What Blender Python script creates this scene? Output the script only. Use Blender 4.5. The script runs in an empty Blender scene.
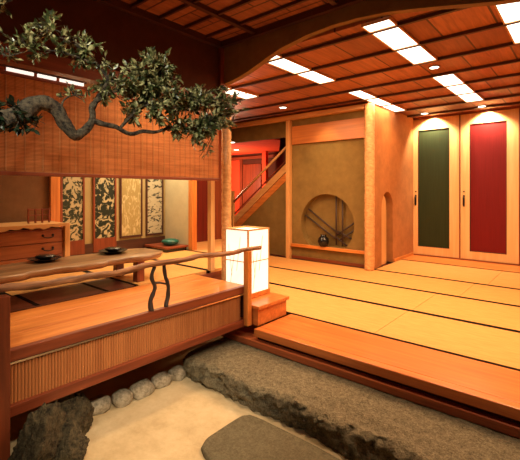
import bpy, bmesh, math, random
from mathutils import Vector, Matrix, noise
random.seed(7)
C = bpy.context.scene
COL = C.collection
PI = math.pi
EYE = 1.53
F = 389.6
TH = math.radians(40.27)
FW = Vector((-math.sin(TH), math.cos(TH), 0)); RT = Vector((math.cos(TH), math.sin(TH), 0))

def at(px, py, d):
    """world point seen at a given place and distance"""
    p = (FW + RT*((px-260)/F))*d
    return Vector((p.x, p.y, EYE-(py-191)/F*d))
def atY(px, py, Y):
    u = (px-260)/F
    return at(px, py, Y/(FW.y+RT.y*u))
def atX(px, py, X):
    u = (px-260)/F
    return at(px, py, X/(FW.x+RT.x*u))

# ------------------------------------------------------------------ materials
def mat(name, col, rough=.6, metal=0, emit=None, estr=0, spec=.5, bump=None):
    m = bpy.data.materials.new(name); m.use_nodes = True
    b = m.node_tree.nodes['Principled BSDF']
    b.inputs['Base Color'].default_value = (*col, 1)
    b.inputs['Roughness'].default_value = rough
    b.inputs['Metallic'].default_value = metal
    b.inputs['Specular IOR Level'].default_value = spec
    if emit:
        b.inputs['Emission Color'].default_value = (*emit, 1)
        b.inputs['Emission Strength'].default_value = estr
    return m
def N(m, t, **kw):
    n = m.node_tree.nodes.new(t)
    for k, v in kw.items(): setattr(n, k, v)
    return n
def L(m, a, b): m.node_tree.links.new(a, b)
def ramp(m, fac, stops):
    r = N(m, 'ShaderNodeValToRGB')
    e = r.color_ramp.elements
    while len(e) < len(stops): e.new(.5)
    for i, (p, c) in enumerate(stops):
        e[i].position = p; e[i].color = (*c, 1)
    L(m, fac, r.inputs[0]); return r.outputs[0]
def coords(m, scale=(1,1,1), rot=(0,0,0)):
    tc = N(m, 'ShaderNodeTexCoord'); mp = N(m, 'ShaderNodeMapping')
    mp.inputs['Scale'].default_value = scale; mp.inputs['Rotation'].default_value = rot
    L(m, tc.outputs['Object'], mp.inputs[0]); return mp.outputs[0]
def ntex(m, vec, scale, detail=4, rough=.6, dist=0):
    n = N(m, 'ShaderNodeTexNoise'); n.inputs['Scale'].default_value = scale
    n.inputs['Detail'].default_value = detail; n.inputs['Roughness'].default_value = rough
    n.inputs['Distortion'].default_value = dist
    L(m, vec, n.inputs['Vector']); return n.outputs['Fac']
def bump(m, h, strength=.3, dist=.01):
    b = N(m, 'ShaderNodeBump'); b.inputs['Strength'].default_value = strength
    b.inputs['Distance'].default_value = dist
    L(m, h, b.inputs['Height']); L(m, b.outputs[0], m.node_tree.nodes['Principled BSDF'].inputs['Normal'])
def base(m, out): L(m, out, m.node_tree.nodes['Principled BSDF'].inputs['Base Color'])

def wood(name, c1, c2, axis='x', rough=.4, sc=1.0, spec=.5):
    m = mat(name, c1, rough, spec=spec)
    s = {'x': (1.2, 22, 22), 'y': (22, 1.2, 22), 'z': (22, 22, 1.2)}[axis]
    v = coords(m, tuple(a*sc for a in s))
    f = ntex(m, v, 1.0, 6, .62, .6)
    base(m, ramp(m, f, [(.28, c2), (.5, tuple((a+b)/2 for a, b in zip(c1, c2))), (.68, c1)]))
    bump(m, f, .12, .004)
    return m
def plaster(name, c, var=.18, rough=.9):
    m = mat(name, c, rough, spec=.15)
    f = ntex(m, coords(m), 5, 7, .7)
    base(m, ramp(m, f, [(.3, tuple(a*(1-var) for a in c)), (.7, tuple(min(1, a*(1+var)) for a in c))]))
    bump(m, ntex(m, coords(m), 90, 3, .6), .25, .003)
    return m

OR1, OR2 = (.80, .30, .07), (.52, .15, .03)
W = {a: wood('orange_wood_'+a, OR1, OR2, a, .32) for a in 'xyz'}
WL = {a: wood('pale_wood_'+a, (.80, .47, .19), (.62, .30, .10), a, .42) for a in 'xyz'}
WR = {a: wood('red_brown_wood_'+a, (.30, .066, .023), (.13, .026, .011), a, .38) for a in 'xyz'}
WD = {a: wood('dark_wood_'+a, (.085, .025, .012), (.04, .012, .007), a, .5) for a in 'xyz'}
M_log = wood('knobbled_log', (.86, .50, .22), (.52, .22, .07), 'z', .45, .6)
for nd in M_log.node_tree.nodes:
    if nd.type == 'MAPPING': nd.inputs['Scale'].default_value = (18, 18, 30)
M_rail = wood('rail_log', (.50, .21, .085), (.07, .025, .012), 'y', .5, 2.6)
M_ochre = plaster('ochre_plaster', (.24, .155, .05))
M_ochre2 = plaster('orange_plaster', (.46, .19, .065))
M_brown = plaster('brown_plaster', (.085, .028, .016))
M_archp = plaster('arch_plaster', (.26, .155, .06))
M_pale = plaster('pale_plaster', (.62, .54, .33), .08)
M_olive = plaster('olive_plaster', (.42, .33, .15), .1)
M_red = plaster('red_plaster', (.80, .085, .03), .06)
M_dred = wood('dark_red_lacquer', (.16, .014, .01), (.09, .008, .006), 'z', .35)
M_black = mat('black_lacquer', (.012, .011, .011), .25)
M_blackcloth = mat('black_border_cloth', (.006, .004, .003), .9, spec=.1)
M_iron = mat('dark_iron', (.03, .02, .018), .45, .6)
M_steel = mat('bright_metal', (.75, .72, .68), .25, 1)
M_bark = mat('bark', (.10, .075, .05), .9)
f = ntex(M_bark, coords(M_bark, (1, 1, 1)), 45, 6, .7)
base(M_bark, ramp(M_bark, f, [(.40, (.012, .008, .006)), (.72, (.20, .15, .09))])); bump(M_bark, f, .8, .01)
M_branch = mat('twisted_branch', (.05, .028, .02), .6)

def stone(name, c1, c2, scale=14, bs=.7, rough=.9):
    m = mat(name, c1, rough, spec=.25)
    v = coords(m)
    f = ntex(m, v, scale, 8, .72)
    g = ntex(m, v, scale*3.2, 4, .75)
    mx = N(m, 'ShaderNodeMath', operation='ADD'); L(m, f, mx.inputs[0]); 
    ms = N(m, 'ShaderNodeMath', operation='MULTIPLY'); L(m, g, ms.inputs[0]); ms.inputs[1].default_value = 1.0; L(m, ms.outputs[0], mx.inputs[1])
    mq = N(m, 'ShaderNodeMath', operation='MULTIPLY'); L(m, mx.outputs[0], mq.inputs[0]); mq.inputs[1].default_value = .5
    base(m, ramp(m, mq.outputs[0], [(.38, c2), (.5, tuple((a+b)/2 for a, b in zip(c1, c2))), (.62, c1)]))
    bump(m, mx.outputs[0], bs, .02)
    return m
M_slab = stone('granite_slab', (.38, .32, .205), (.10, .08, .05), 34, .9)
M_step = stone('stepping_stone', (.17, .145, .09), (.085, .07, .042), 30, .35)
M_rock = stone('craggy_rock', (.14, .11, .062), (.012, .010, .008), 16, 1.0)
M_cob = stone('cobble', (.62, .55, .43), (.17, .14, .10), 14, .6)
M_sand = mat('sandy_earth', (.6, .45, .24), .95, spec=.1)
f = ntex(M_sand, coords(M_sand), 3.5, 9, .72)
base(M_sand, ramp(M_sand, f, [(.3, (.44, .33, .19)), (.5, (.58, .45, .27)), (.7, (.68, .55, .35))]))
bump(M_sand, ntex(M_sand, coords(M_sand), 25, 8, .75), .5, .012)

M_tatami = mat('woven_rush', (.72, .45, .15), .75, spec=.2)
v = coords(M_tatami)
wv = N(M_tatami, 'ShaderNodeTexWave', bands_direction='Y'); wv.inputs['Scale'].default_value = 60; wv.inputs['Distortion'].default_value = .6
L(M_tatami, v, wv.inputs[0])
f = ntex(M_tatami, coords(M_tatami, (2, 14, 1)), 3, 5, .6)
base(M_tatami, ramp(M_tatami, f, [(.3, (.60, .30, .085)), (.7, (.73, .375, .12))])); bump(M_tatami, wv.outputs['Fac'], .2, .002)

# inner ceiling: boards between battens
def boards(name, c1, c2, w, h, off, rough=.45):
    m = mat(name, c1, rough)
    b = N(m, 'ShaderNodeTexBrick'); b.offset = .37; b.squash = 1
    b.inputs['Scale'].default_value = 1; b.inputs['Brick Width'].default_value = w; b.inputs['Row Height'].default_value = h
    b.inputs['Mortar Size'].default_value = .008; b.inputs['Mortar Smooth'].default_value = 0
    b.inputs['Color1'].default_value = (*c1, 1); b.inputs['Color2'].default_value = (*c2, 1)
    b.inputs['Mortar'].default_value = (c2[0]*.2, c2[1]*.2, c2[2]*.2, 1)
    tc = N(m, 'ShaderNodeTexCoord'); mp = N(m, 'ShaderNodeMapping'); mp.inputs['Location'].default_value = off
    L(m, tc.outputs['Object'], mp.inputs[0]); L(m, mp.outputs[0], b.inputs[0])
    g = ntex(m, coords(m, (26, 2.2, 5)), 1, 6, .65, .8)
    mx = N(m, 'ShaderNodeMix', data_type='RGBA', blend_type='MULTIPLY'); mx.inputs[0].default_value = .75
    L(m, b.outputs['Color'], mx.inputs[6]); L(m, ramp(m, g, [(.3, (.45, .38, .3)), (.7, (1.2, 1.2, 1.2))]), mx.inputs[7])
    base(m, mx.outputs[2]); return m
M_ceil = boards('ceiling_boards', (.54, .185, .065), (.34, .105, .036), .42, .57, (0, -3.12, 0))
M_ceil2 = boards('outer_ceiling_boards', (.40, .15, .06), (.30, .10, .04), .5, .28, (0, .02, 0))

# bamboo blind
def blind_mat():
    m = mat('split_bamboo', (.5, .2, .07), .5)
    v = coords(m)
    w = N(m, 'ShaderNodeTexWave', bands_direction='Z'); w.inputs['Scale'].default_value = 34; w.inputs['Distortion'].default_value = .8; L(m, v, w.inputs[0])
    w2 = N(m, 'ShaderNodeTexWave', bands_direction='Y'); w2.inputs['Scale'].default_value = 5.2; w2.inputs['Distortion'].default_value = .2; L(m, v, w2.inputs[0])
    c = ramp(m, w.outputs['Fac'], [(.15, (.46, .18, .055)), (.55, (.78, .34, .115))])
    c2 = ramp(m, w2.outputs['Fac'], [(.0, (.8, .74, .7)), (.2, (1, 1, 1))])
    g = ramp(m, ntex(m, coords(m, (1, 1.2, 18)), 2, 4), [(.3, (.7, .62, .55)), (.7, (1.1, 1.1, 1.1))])
    mx = N(m, 'ShaderNodeMix', data_type='RGBA', blend_type='MULTIPLY'); mx.inputs[0].default_value = 1
    L(m, c, mx.inputs[6]); L(m, c2, mx.inputs[7])
    my = N(m, 'ShaderNodeMix', data_type='RGBA', blend_type='MULTIPLY'); my.inputs[0].default_value = 1
    L(m, mx.outputs[2], my.inputs[6]); L(m, g, my.inputs[7])
    base(m, my.outputs[2]); bump(m, w.outputs['Fac'], .2, .002)
    b = m.node_tree.nodes['Principled BSDF']; o = m.node_tree.nodes['Material Output']
    tr = N(m, 'ShaderNodeBsdfTranslucent'); L(m, my.outputs[2], tr.inputs[0])
    ms = N(m, 'ShaderNodeMixShader'); ms.inputs[0].default_value = .5
    L(m, b.outputs[0], ms.inputs[1]); L(m, tr.outputs[0], ms.inputs[2]); L(m, ms.outputs[0], o.inputs[0])
    return m
M_blind = blind_mat()
M_reed = wood('reed_panel', (.52, .20, .065), (.34, .11, .035), 'z', .45, .8)
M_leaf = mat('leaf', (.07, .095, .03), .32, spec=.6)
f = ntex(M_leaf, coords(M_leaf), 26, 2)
base(M_leaf, ramp(M_leaf, f, [(.36, (.025, .036, .013)), (.48, (.085, .105, .03)), (.59, (.45, .42, .20))]))  # cream and near-black stops paint leaf highlights and shade into the colour
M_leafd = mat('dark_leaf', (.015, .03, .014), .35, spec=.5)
M_paper = mat('washi_paper', (.9, .85, .75), .8, emit=(1, .86, .66), estr=1.05)
M_diff = mat('light_diffuser', (.9, .9, .85), .6, emit=(1, .90, .74), estr=3.5)
M_bulb = mat('downlight_glow', (.9, .9, .85), .6, emit=(1, .85, .62), estr=9.0)
M_green = mat('green_fabric_panel', (.026, .036, .012), .8, spec=.2)
M_redp = mat('red_fabric_panel', (.165, .008, .008), .75, spec=.2)
M_teal = mat('teal_glaze', (.01, .11, .085), .3)
M_doorw = wood('door_wood', (.88, .56, .26), (.76, .42, .16), 'z', .4, .8)
for k, mm in (('g', M_green), ('r', M_redp)):
    g = ntex(mm, coords(mm, (30, 30, .6)), 3, 3)
    c = mm.node_tree.nodes['Principled BSDF'].inputs['Base Color'].default_value[:3]
    base(mm, ramp(mm, g, [(.3, tuple(a*.85 for a in c)), (.7, tuple(a*1.15 for a in c))]))

def ink(name, paper, inkc, scale, thr, stretch=(1, 1, 1), dist=1.5):
    m = mat(name, paper, .8, spec=.2)
    f = ntex(m, coords(m, stretch), scale, 3, .55, dist)
    g = ramp(m, ntex(m, coords(m), 2.2, 3), [(.3, tuple(a*.8 for a in paper)), (.7, paper)])
    r = N(m, 'ShaderNodeValToRGB'); r.color_ramp.elements[0].position = thr; r.color_ramp.elements[1].position = thr+.05
    L(m, f, r.inputs[0])
    mx = N(m, 'ShaderNodeMix', data_type='RGBA'); L(m, r.outputs[0], mx.inputs[0]); L(m, g, mx.inputs[6]); mx.inputs[7].default_value = (*inkc, 1)
    base(m, mx.outputs[2]); return m
INK = [ink('ink_leaves', (.58, .50, .29), (.04, .05, .03), 10, .47),
       ink('ink_thicket', (.55, .49, .28), (.025, .032, .02), 9, .44),
       ink('gold_reeds', (.42, .33, .13), (.58, .49, .26), 9, .53, (3, 3, .8)),
       ink('ink_rocks', (.56, .52, .36), (.05, .055, .045), 7, .53, (1, 1, 2.2))]

# ------------------------------------------------------------------ mesh helpers
def box(bm, x0, x1, y0, y1, z0, z1, bev=0):
    r = bmesh.ops.create_cube(bm, size=1)
    vs = r['verts']
    for v in vs:
        v.co = Vector(((x0+x1)/2+v.co.x*(x1-x0), (y0+y1)/2+v.co.y*(y1-y0), (z0+z1)/2+v.co.z*(z1-z0)))
    if bev:
        es = {e for v in vs for e in v.link_edges}
        bmesh.ops.bevel(bm, geom=list(es), offset=bev, segments=2, affect='EDGES', profile=.5)
    return bm
def BX(*a, bev=0):
    bm = bmesh.new(); box(bm, *a, bev=bev); return bm
def frame_of(d):
    d = d.normalized(); a = Vector((0, 0, 1)) if abs(d.z) < .9 else Vector((1, 0, 0))
    s = d.cross(a).normalized(); return s, s.cross(d).normalized()
def smooth_path(pts, n=5):
    out = []
    P = [Vector(p) for p in pts]
    for i in range(len(P)-1):
        p0 = P[max(0, i-1)]; p1 = P[i]; p2 = P[i+1]; p3 = P[min(len(P)-1, i+2)]
        for k in range(n):
            t = k/n
            out.append(.5*((2*p1)+(p2-p0)*t+(2*p0-5*p1+4*p2-p3)*t*t+(3*p1-p0-3*p2+p3)*t*t*t))
    out.append(P[-1]); return out
def tube(bm, pts, r0, r1=None, seg=8, wob=0, sm=0):
    """tapered swept tube"""
    if sm: pts = smooth_path(pts, sm)
    pts = [Vector(p) for p in pts]
    if r1 is None: r1 = r0
    rings = []; n = len(pts)
    s = None
    for i, p in enumerate(pts):
        d = (pts[min(i+1, n-1)]-pts[max(i-1, 0)])
        if s is None: s, t = frame_of(d)
        else:
            s = (s-d.normalized()*s.dot(d.normalized())).normalized(); t = s.cross(d.normalized())
        r = r0+(r1-r0)*i/(n-1)
        ring = []
        for k in range(seg):
            a = 2*PI*k/seg
            rr = r*(1+(wob*noise.noise(Vector((p.x*18+math.cos(a)*2, p.y*18+math.sin(a)*2, p.z*18))) if wob else 0))
            ring.append(bm.verts.new(p+(s*math.cos(a)+t*math.sin(a))*rr))
        rings.append(ring)
    for a, b in zip(rings, rings[1:]):
        for k in range(seg): bm.faces.new((a[k], a[(k+1) % seg], b[(k+1) % seg], b[k]))
    bm.faces.new(rings[0][::-1]); bm.faces.new(rings[-1])
    return bm
def lathe(bm, cx, cy, prof, seg=24):
    rings = []
    for r, z in prof:
        rings.append([bm.verts.new((cx+max(r, .0005)*math.cos(2*PI*k/seg), cy+max(r, .0005)*math.sin(2*PI*k/seg), z)) for k in range(seg)])
    for a, b in zip(rings, rings[1:]):
        for k in range(seg): bm.faces.new((a[k], a[(k+1) % seg], b[(k+1) % seg], b[k]))
    bm.faces.new(rings[0][::-1]); bm.faces.new(rings[-1]); return bm
def prism(bm, poly, axis, a, b):
    """poly: 2D points; axis 'y': (x,z) extruded a..b in y; 'x': (y,z); 'z': (x,y)"""
    mk = {'y': lambda p, t: (p[0], t, p[1]), 'x': lambda p, t: (t, p[0], p[1]), 'z': lambda p, t: (p[0], p[1], t)}[axis]
    A = [bm.verts.new(mk(p, a)) for p in poly]; B = [bm.verts.new(mk(p, b)) for p in poly]
    n = len(poly)
    for i in range(n): bm.faces.new((A[i], A[(i+1) % n], B[(i+1) % n], B[i]))
    bm.faces.new(A[::-1]); bm.faces.new(B); return bm
def ringframe(bm, axis, lo, hi, a0, a1, b0, b1, wa, wb=None):
    """one closed rectangular frame; axis = thickness direction, lo..hi; outer a0..a1, b0..b1"""
    wb = wa if wb is None else wb
    wl, wr = wa if isinstance(wa, tuple) else (wa, wa)
    wd, wu = wb if isinstance(wb, tuple) else (wb, wb)
    mk = {'y': lambda p, t: (p[0], t, p[1]), 'x': lambda p, t: (t, p[0], p[1]), 'z': lambda p, t: (p[0], p[1], t)}[axis]
    O = [(a0, b0), (a1, b0), (a1, b1), (a0, b1)]; I = [(a0+wl, b0+wd), (a1-wr, b0+wd), (a1-wr, b1-wu), (a0+wl, b1-wu)]
    V = [[bm.verts.new(mk(p, t)) for p in q] for q, t in ((O, lo), (I, lo), (O, hi), (I, hi))]
    for k in range(4):
        j = (k+1) % 4
        bm.faces.new((V[0][k], V[0][j], V[1][j], V[1][k])); bm.faces.new((V[2][k], V[2][j], V[3][j], V[3][k]))
        bm.faces.new((V[0][k], V[0][j], V[2][j], V[2][k])); bm.faces.new((V[1][k], V[1][j], V[3][j], V[3][k]))
    return bm
def obj(name, bm, m, parent=None, smooth=False, label=None, origin=None):
    bmesh.ops.recalc_face_normals(bm, faces=bm.faces)
    me = bpy.data.meshes.new(name); bm.to_mesh(me); bm.free()
    me.materials.append(m)
    if smooth:
        for p in me.polygons: p.use_smooth = True
    o = bpy.data.objects.new(name, me); COL.objects.link(o)
    if parent is not None:
        off = parent['_w'] if '_w' in parent else (0, 0, 0)
        me.transform(Matrix.Translation(-Vector(off)))
        o.parent = parent; o['_w'] = list(off)
    else:
        if origin is None:
            xs = [v.co for v in me.vertices]
            lo = Vector((min(v[i] for v in xs) for i in range(3))); hi = Vector((max(v[i] for v in xs) for i in range(3)))
            origin = ((lo.x+hi.x)/2, (lo.y+hi.y)/2, lo.z)
        me.transform(Matrix.Translation(-Vector(origin))); o.location = origin; o['_w'] = list(origin)
    if label: o['label'] = label
    return o
def thing(name, label, cat, loc, group=None):
    o = bpy.data.objects.new(name, None); o.empty_display_size = .1; COL.objects.link(o)
    o.location = loc; o['_w'] = list(loc); o['label'] = label; o['category'] = cat
    if group: o['group'] = group
    return o
def tag(o, label, cat, group=None, kind=None):
    o['label'] = label; o['category'] = cat
    if group: o['group'] = group
    if kind: o['kind'] = kind
    return o
def struct(name, bm, m, parent=None, smooth=False, label=None):
    o = obj(name, bm, m, parent, smooth, label, origin=None if parent else (0, 0, 0))
    if parent is None: o['kind'] = 'structure'
    return o

ZT = .33     # tatami level
ZD = .68     # veranda deck level
ZC = 2.90    # inner ceiling
ZO = 3.10    # outer ceiling
XB = -5.0    # back wall of the side room
XP = -3.0    # post line of the side room

# ------------------------------------------------------------------ setting: ground
bm = bmesh.new()
nx, ny = 60, 50
grid = {}
for i in range(nx+1):
    for j in range(ny+1):
        x = -3.6+i*(6.6/nx); y = -2+j*(5.1/ny)
        z = .008*noise.noise(Vector((x*3, y*3, 0)))+.003*noise.noise(Vector((x*14, y*14, 3)))-.006
        grid[i, j] = bm.verts.new((x, y, z))
for i in range(nx):
    for j in range(ny):
        bm.faces.new((grid[i, j], grid[i+1, j], grid[i+1, j+1], grid[i, j+1]))
struct('floor', bm, M_sand, smooth=True)

# sub floors
struct('floor_room', BX(-9.2, 3, 3.11, 10.2, .1, ZT-.04), WR['x'])
struct('floor_side_room', BX(XB, -3.10, -1.5, 3.64, .2, ZD-.03), WR['y'])
struct('floor_side_passage', BX(XB, -4.0, 3.64, 4.8, .3, ZD), WL['y'])
struct('trim_base', BX(-3.12, -3.06, -1.5, 2.6, -.02, .6), M_brown)

# ------------------------------------------------------------------ tatami
def tatami(x0, x1, y0, y1, z, label, along='x', group='tatami mats on the main room floor'):
    t = thing('tatami_mat', label, 'tatami mat', ((x0+x1)/2, (y0+y1)/2, z-.04), group)
    g = .0015
    obj('rush_mat', BX(x0+g, x1-g, y0+g, y1-g, z-.0385, z, bev=.003), M_tatami, t)
    bw = .030
    if along == 'x':
        for a, b in ((y0+g, y0+bw), (y1-bw, y1-g)): obj('border', BX(x0+g, x1-g, a, b, z-.036, z+.0016), M_blackcloth, t)
    else:
        for a, b in ((x0+g, x0+bw), (x1-bw, x1-g)): obj('border', BX(a, b, y0+g, y1-g, z-.036, z+.0016), M_blackcloth, t)
rows = [(3.10, 3.96, -1.39), (3.96, 4.83, -1.37), (4.83, 5.67, -1.14), (5.67, 6.82, -1.0)]
rn = ['in the front row beside the threshold board', 'in the second row from the threshold board', 'in the third row along the round window wall', 'in the last row before the two doors']
for r, (y0, y1, xs) in enumerate(rows):
    xs_list = [xs+1.78, xs, xs-1.78, xs-3.56] if r < 3 else [xs+1.78, xs, -2.52]
    for k in range(len(xs_list)-1):
        x1, x0 = xs_list[k], xs_list[k+1]
        if r < 3 and x0 < -4.95: x0 = -4.95
        if r == 0 and k == 2: x0 = max(x0, -3.9)
        pos = ['right-hand tatami mat reaching the photo edge', 'middle tatami mat', 'left-hand tatami mat behind the lantern'][k]
        if r == 3 and k == 1: pos = 'left-hand tatami mat against the arched niche wall'
        tatami(x0, x1, y0, y1, ZT, pos+' '+rn[r])
SG = 'tatami mats in the side room'
sm = [(-.66, .21, -3.59, 'at the far left end behind the railing'), (.21, 1.08, -3.59, 'under the left end of the slab table'), (1.08, 1.95, -3.59, 'under the middle of the slab table'), (1.95, 2.83, -3.12, 'under the right end of the slab table'), (2.83, 3.60, -3.12, 'between slab table and pale wall')]
for y0, y1, x1, w_ in sm:
    tatami(-4.93, x1, y0, y1, ZD, 'side room tatami mat '+w_, 'x', SG)
t = thing('floor_strip', 'dark red-brown floor strip with black bars behind the deck', 'floor boards', (-3.35, .6, ZD-.03))  # dark strip crossed by black bars, between deck and mats
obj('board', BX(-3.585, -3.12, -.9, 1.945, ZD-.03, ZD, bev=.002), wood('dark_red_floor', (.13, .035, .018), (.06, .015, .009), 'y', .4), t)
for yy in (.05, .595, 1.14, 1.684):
    obj('black_bar', BX(-3.58, -3.125, yy-.016, yy+.016, ZD-.02, ZD+.0015), M_blackcloth, t)

# ------------------------------------------------------------------ threshold steps
t = thing('entrance_step', 'polished orange wooden step board edging the tatami room above the granite slab', 'step', (-.4, 2.8, .17))
M_stepw = wood('step_wood', (.74, .235, .055), (.50, .125, .028), 'x', .3)
obj('tread_board', BX(-2.23, 1.6, 2.632, 3.098, .268, ZT, bev=.003), M_stepw, t)
obj('nosing', BX(-2.235, 1.6, 2.555, 2.630, .262, ZT+.001, bev=.008), M_stepw, t)
obj('riser', BX(-2.23, 1.6, 2.605, 3.0, .2, .268), WD['x'], t)
obj('base_sill', BX(-2.74, 1.6, 2.545, 2.95, .172, .228, bev=.006), wood('sill_wood', (.52, .14, .045), (.25, .05, .02), 'x', .38), t)
t = thing('box_step', 'small orange wooden box step under the paper lantern at the deck corner', 'step', (-2.55, 2.85, .33))
obj('step_top', BX(-2.92, -2.225, 2.61, 3.07, .480, .51, bev=.004), M_stepw, t)
obj('step_side', BX(-2.90, -2.25, 2.63, 3.05, .332, .480), M_stepw, t)

# ------------------------------------------------------------------ veranda deck
XL = -2.35
t = thing('veranda_deck', 'long low polished wood deck with reeded front panel left of the sand yard', 'deck', (-2.7, 1, .33))
DY0, DY1 = -.9, 2.60
for k in range(3):
    a = -3.085+k*.235
    obj('deck_board', BX(a, a+.233 if k < 2 else XL-.045, DY0, DY1, ZD-.035, ZD, bev=.002), W['y'], t)
obj('fascia_beam', BX(XL-.045, XL, DY0, DY1, ZD-.062, ZD+.002, bev=.005), WR['y'], t)
obj('edge_strip', BX(XL-.03, XL+.001, DY0, DY1, ZD-.074, ZD-.063), M_steel, t, label='thin bright metal strip under the deck edge')
prof_ = [(XL-.045, DY0)]
y = DY0
while y < 2.52:
    w = .0145
    prof_ += [(XL-.026, y), (XL-.020, y+.001), (XL-.017, y+w*.35), (XL-.017, y+w*.65), (XL-.020, y+w), (XL-.026, y+w+.001)]
    y += w+.003
prof_.append((XL-.045, y))
bm = prism(bmesh.new(), prof_, 'z', .385, .618)
bm.normal_update(); bmesh.ops.triangulate(bm, faces=[f for f in bm.faces if len(f.verts) > 4])
obj('reeded_panel', bm, M_reed, t)
obj('bottom_sill', BX(XL-.05, XL+.005, DY0, 2.56, .325, .388, bev=.006), WR['y'], t)
obj('end_panel', BX(-3.02, XL-.02, 2.575, 2.598, .39, .63), WD['x'], t)

# railing
t = thing('railing', 'rustic log handrail on two square posts and twisted branches along the deck edge', 'railing', (XL, 1.6, 0))
pts = []
for i in range(22):
    yy = -.9+i*(3.66/21)
    pts.append((XL+.01+.008*math.sin(i*1.3), yy, EYE-.520+.008*math.sin(i*.9)+.006*math.sin(i*2.3)))
bm = bmesh.new(); tube(bm, pts, .022, .018, 12, wob=.5, sm=3)
obj('handrail', bm, M_rail, t, True)
obj('post', BX(XL-.002, XL+.05, 2.548, 2.604, .335, .995, bev=.004), W['z'], t, label='right railing post beside the lantern')
obj('post', BX(XL+.008, XL+.075, .63, .70, .0, .99, bev=.004), WR['z'], t, label='left railing post at the photo edge')
b0 = atX(152, 306, XL-.02); b1 = atX(166, 302, XL-.02)
top = EYE-.535
bm = bmesh.new(); tube(bm, [(XL-.02, b0.y, ZD), (XL-.02, b0.y-.015, ZD+.07), (XL-.01, b0.y+.018, ZD+.16), (XL-.01, b0.y-.012, ZD+.24), (XL, b0.y+.01, top)], .017, .013, 8, wob=.5, sm=4)
obj('baluster', bm, M_branch, t, True)
bm = bmesh.new(); tube(bm, [(XL-.02, b1.y, ZD), (XL-.03, b1.y+.022, ZD+.08), (XL-.01, b1.y+.012, ZD+.16), (XL-.01, b1.y-.012, ZD+.23), (XL, b1.y-.03, top)], .017, .012, 8, wob=.5, sm=4)
obj('baluster', bm, M_branch, t, True)
bm = bmesh.new(); tube(bm, [(XL-.01, b0.y-.005, ZD+.2), (XL-.015, (b0.y+b1.y)/2, ZD+.19), (XL-.01, b1.y, ZD+.17)], .009, .008, 6)
obj('crosspiece', bm, M_branch, t, True)

# ------------------------------------------------------------------ stones
def rocky(c, r, seed, sub=4, rough=.35, flat=None, freq=1.6, sharp=False, rot=0):
    bm = bmesh.new()
    bmesh.ops.create_icosphere(bm, subdivisions=sub, radius=1)
    R = Matrix.Rotation(rot, 3, 'Z')
    for v in bm.verts:
        n = v.co.normalized()
        k = 1+rough*noise.noise(n*freq+Vector((seed*3.1, seed, 0)))+rough*.45*noise.noise(n*freq*2.7+Vector((seed, 9, 0)))+rough*.25*noise.noise(n*freq*7+Vector((0, seed, 5)))
        if sharp:
            k += rough*.6*(noise.cell(n*freq*1.4+Vector((seed, 0, 2)))-.5)*.5
        q = n*k
        q = Vector((math.copysign(abs(q.x)**.8, q.x), math.copysign(abs(q.y)**.8, q.y), math.copysign(abs(q.z)**.8, q.z)))
        q = Vector((q.x*r[0], q.y*r[1], q.z*r[2]))
        v.co = R @ q+Vector(c)
        if flat is not None and v.co.z < flat: v.co.z = flat
    return bm
# granite slab
bm = bmesh.new()
nX, nY, nZ = 150, 26, 9
x0, x1, y0, y1, z0, z1 = -2.64, 1.5, 2.05, 2.9, -.02, .172
bmesh.ops.create_cube(bm, size=1)
for v in bm.verts: v.co = Vector(((x0+x1)/2+v.co.x*(x1-x0), (y0+y1)/2+v.co.y*(y1-y0), (z0+z1)/2+v.co.z*(z1-z0)))
bmesh.ops.bevel(bm, geom=bm.edges[:], offset=.045, segments=3, affect='EDGES', profile=.5)
def cuts(ax, lo, hi, n):
    for i in range(1, n):
        co = [0, 0, 0]; co[ax] = lo+(hi-lo)*i/n; no = [0, 0, 0]; no[ax] = 1
        bmesh.ops.bisect_plane(bm, geom=bm.verts[:]+bm.edges[:]+bm.faces[:], plane_co=co, plane_no=no)
cuts(0, x0, x1, nX); cuts(1, y0, y1, nY); cuts(2, z0, z1, nZ)
for v in bm.verts:
    p = v.co.copy()
    edge = 1-min(1, max(0, (p.y-2.05)/.12))
    lf = 1-min(1, max(0, (p.x+2.64)/.12))
    n1 = noise.noise(p*3.2); n2 = noise.noise(p*13); n3 = noise.noise(p*34)
    if p.z < .15 or edge > .3:
        v.co.y += (-.030*n1-.034*n2-.034*n3-.02*noise.noise(p*60))*edge+.03*edge*(p.z-.05)
        v.co.x += (.05*n1+.03*n2+.014*n3)*lf
    if p.z > .1:
        v.co.z += min(.0, .006*n2+.004*n3-.004) if p.y > 2.2 else -.022*abs(n2)-.020*abs(n3)-.003
    if p.x > -2.64 and lf > 0: v.co.y += .10*lf*lf*(1 if p.y < 2.4 else 0)
tag(obj('granite_slab', bm, M_slab, None, True), 'long rough-edged grey granite slab lying below the wooden entrance step', 'stone slab')

# stepping stone (flat, in the sand)
poly = []
for (px, py) in [(201, 446), (206, 438), (216, 431), (238, 417), (246, 414.5), (256, 416), (300, 437), (345, 461), (400, 490), (395, 520), (300, 560), (250, 530), (222, 480), (205, 455)]:
    p = at(px, py, F*(EYE-.022)/(py-191)); poly.append((p.x, p.y))
cx = sum(p[0] for p in poly)/len(poly); cy = sum(p[1] for p in poly)/len(poly)
pp = smooth_path([(a, b, 0) for a, b in poly+[poly[0]]], 4)[:-1]
bm = bmesh.new()
rings = []
for sc, z in ((1.0, -.02), (1.0, .010), (.985, .020), (.95, .024), (.6, .026), (.25, .025)):
    rings.append([bm.verts.new((cx+(p.x-cx)*sc, cy+(p.y-cy)*sc, z+.003*noise.noise(Vector((p.x*9*sc, p.y*9*sc, 1))))) for p in pp])
for a, b in zip(rings, rings[1:]):
    n = len(a)
    for k in range(n): bm.faces.new((a[k], a[(k+1) % n], b[(k+1) % n], b[k]))
bm.faces.new(rings[-1]); bm.faces.new(rings[0][::-1])
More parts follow.
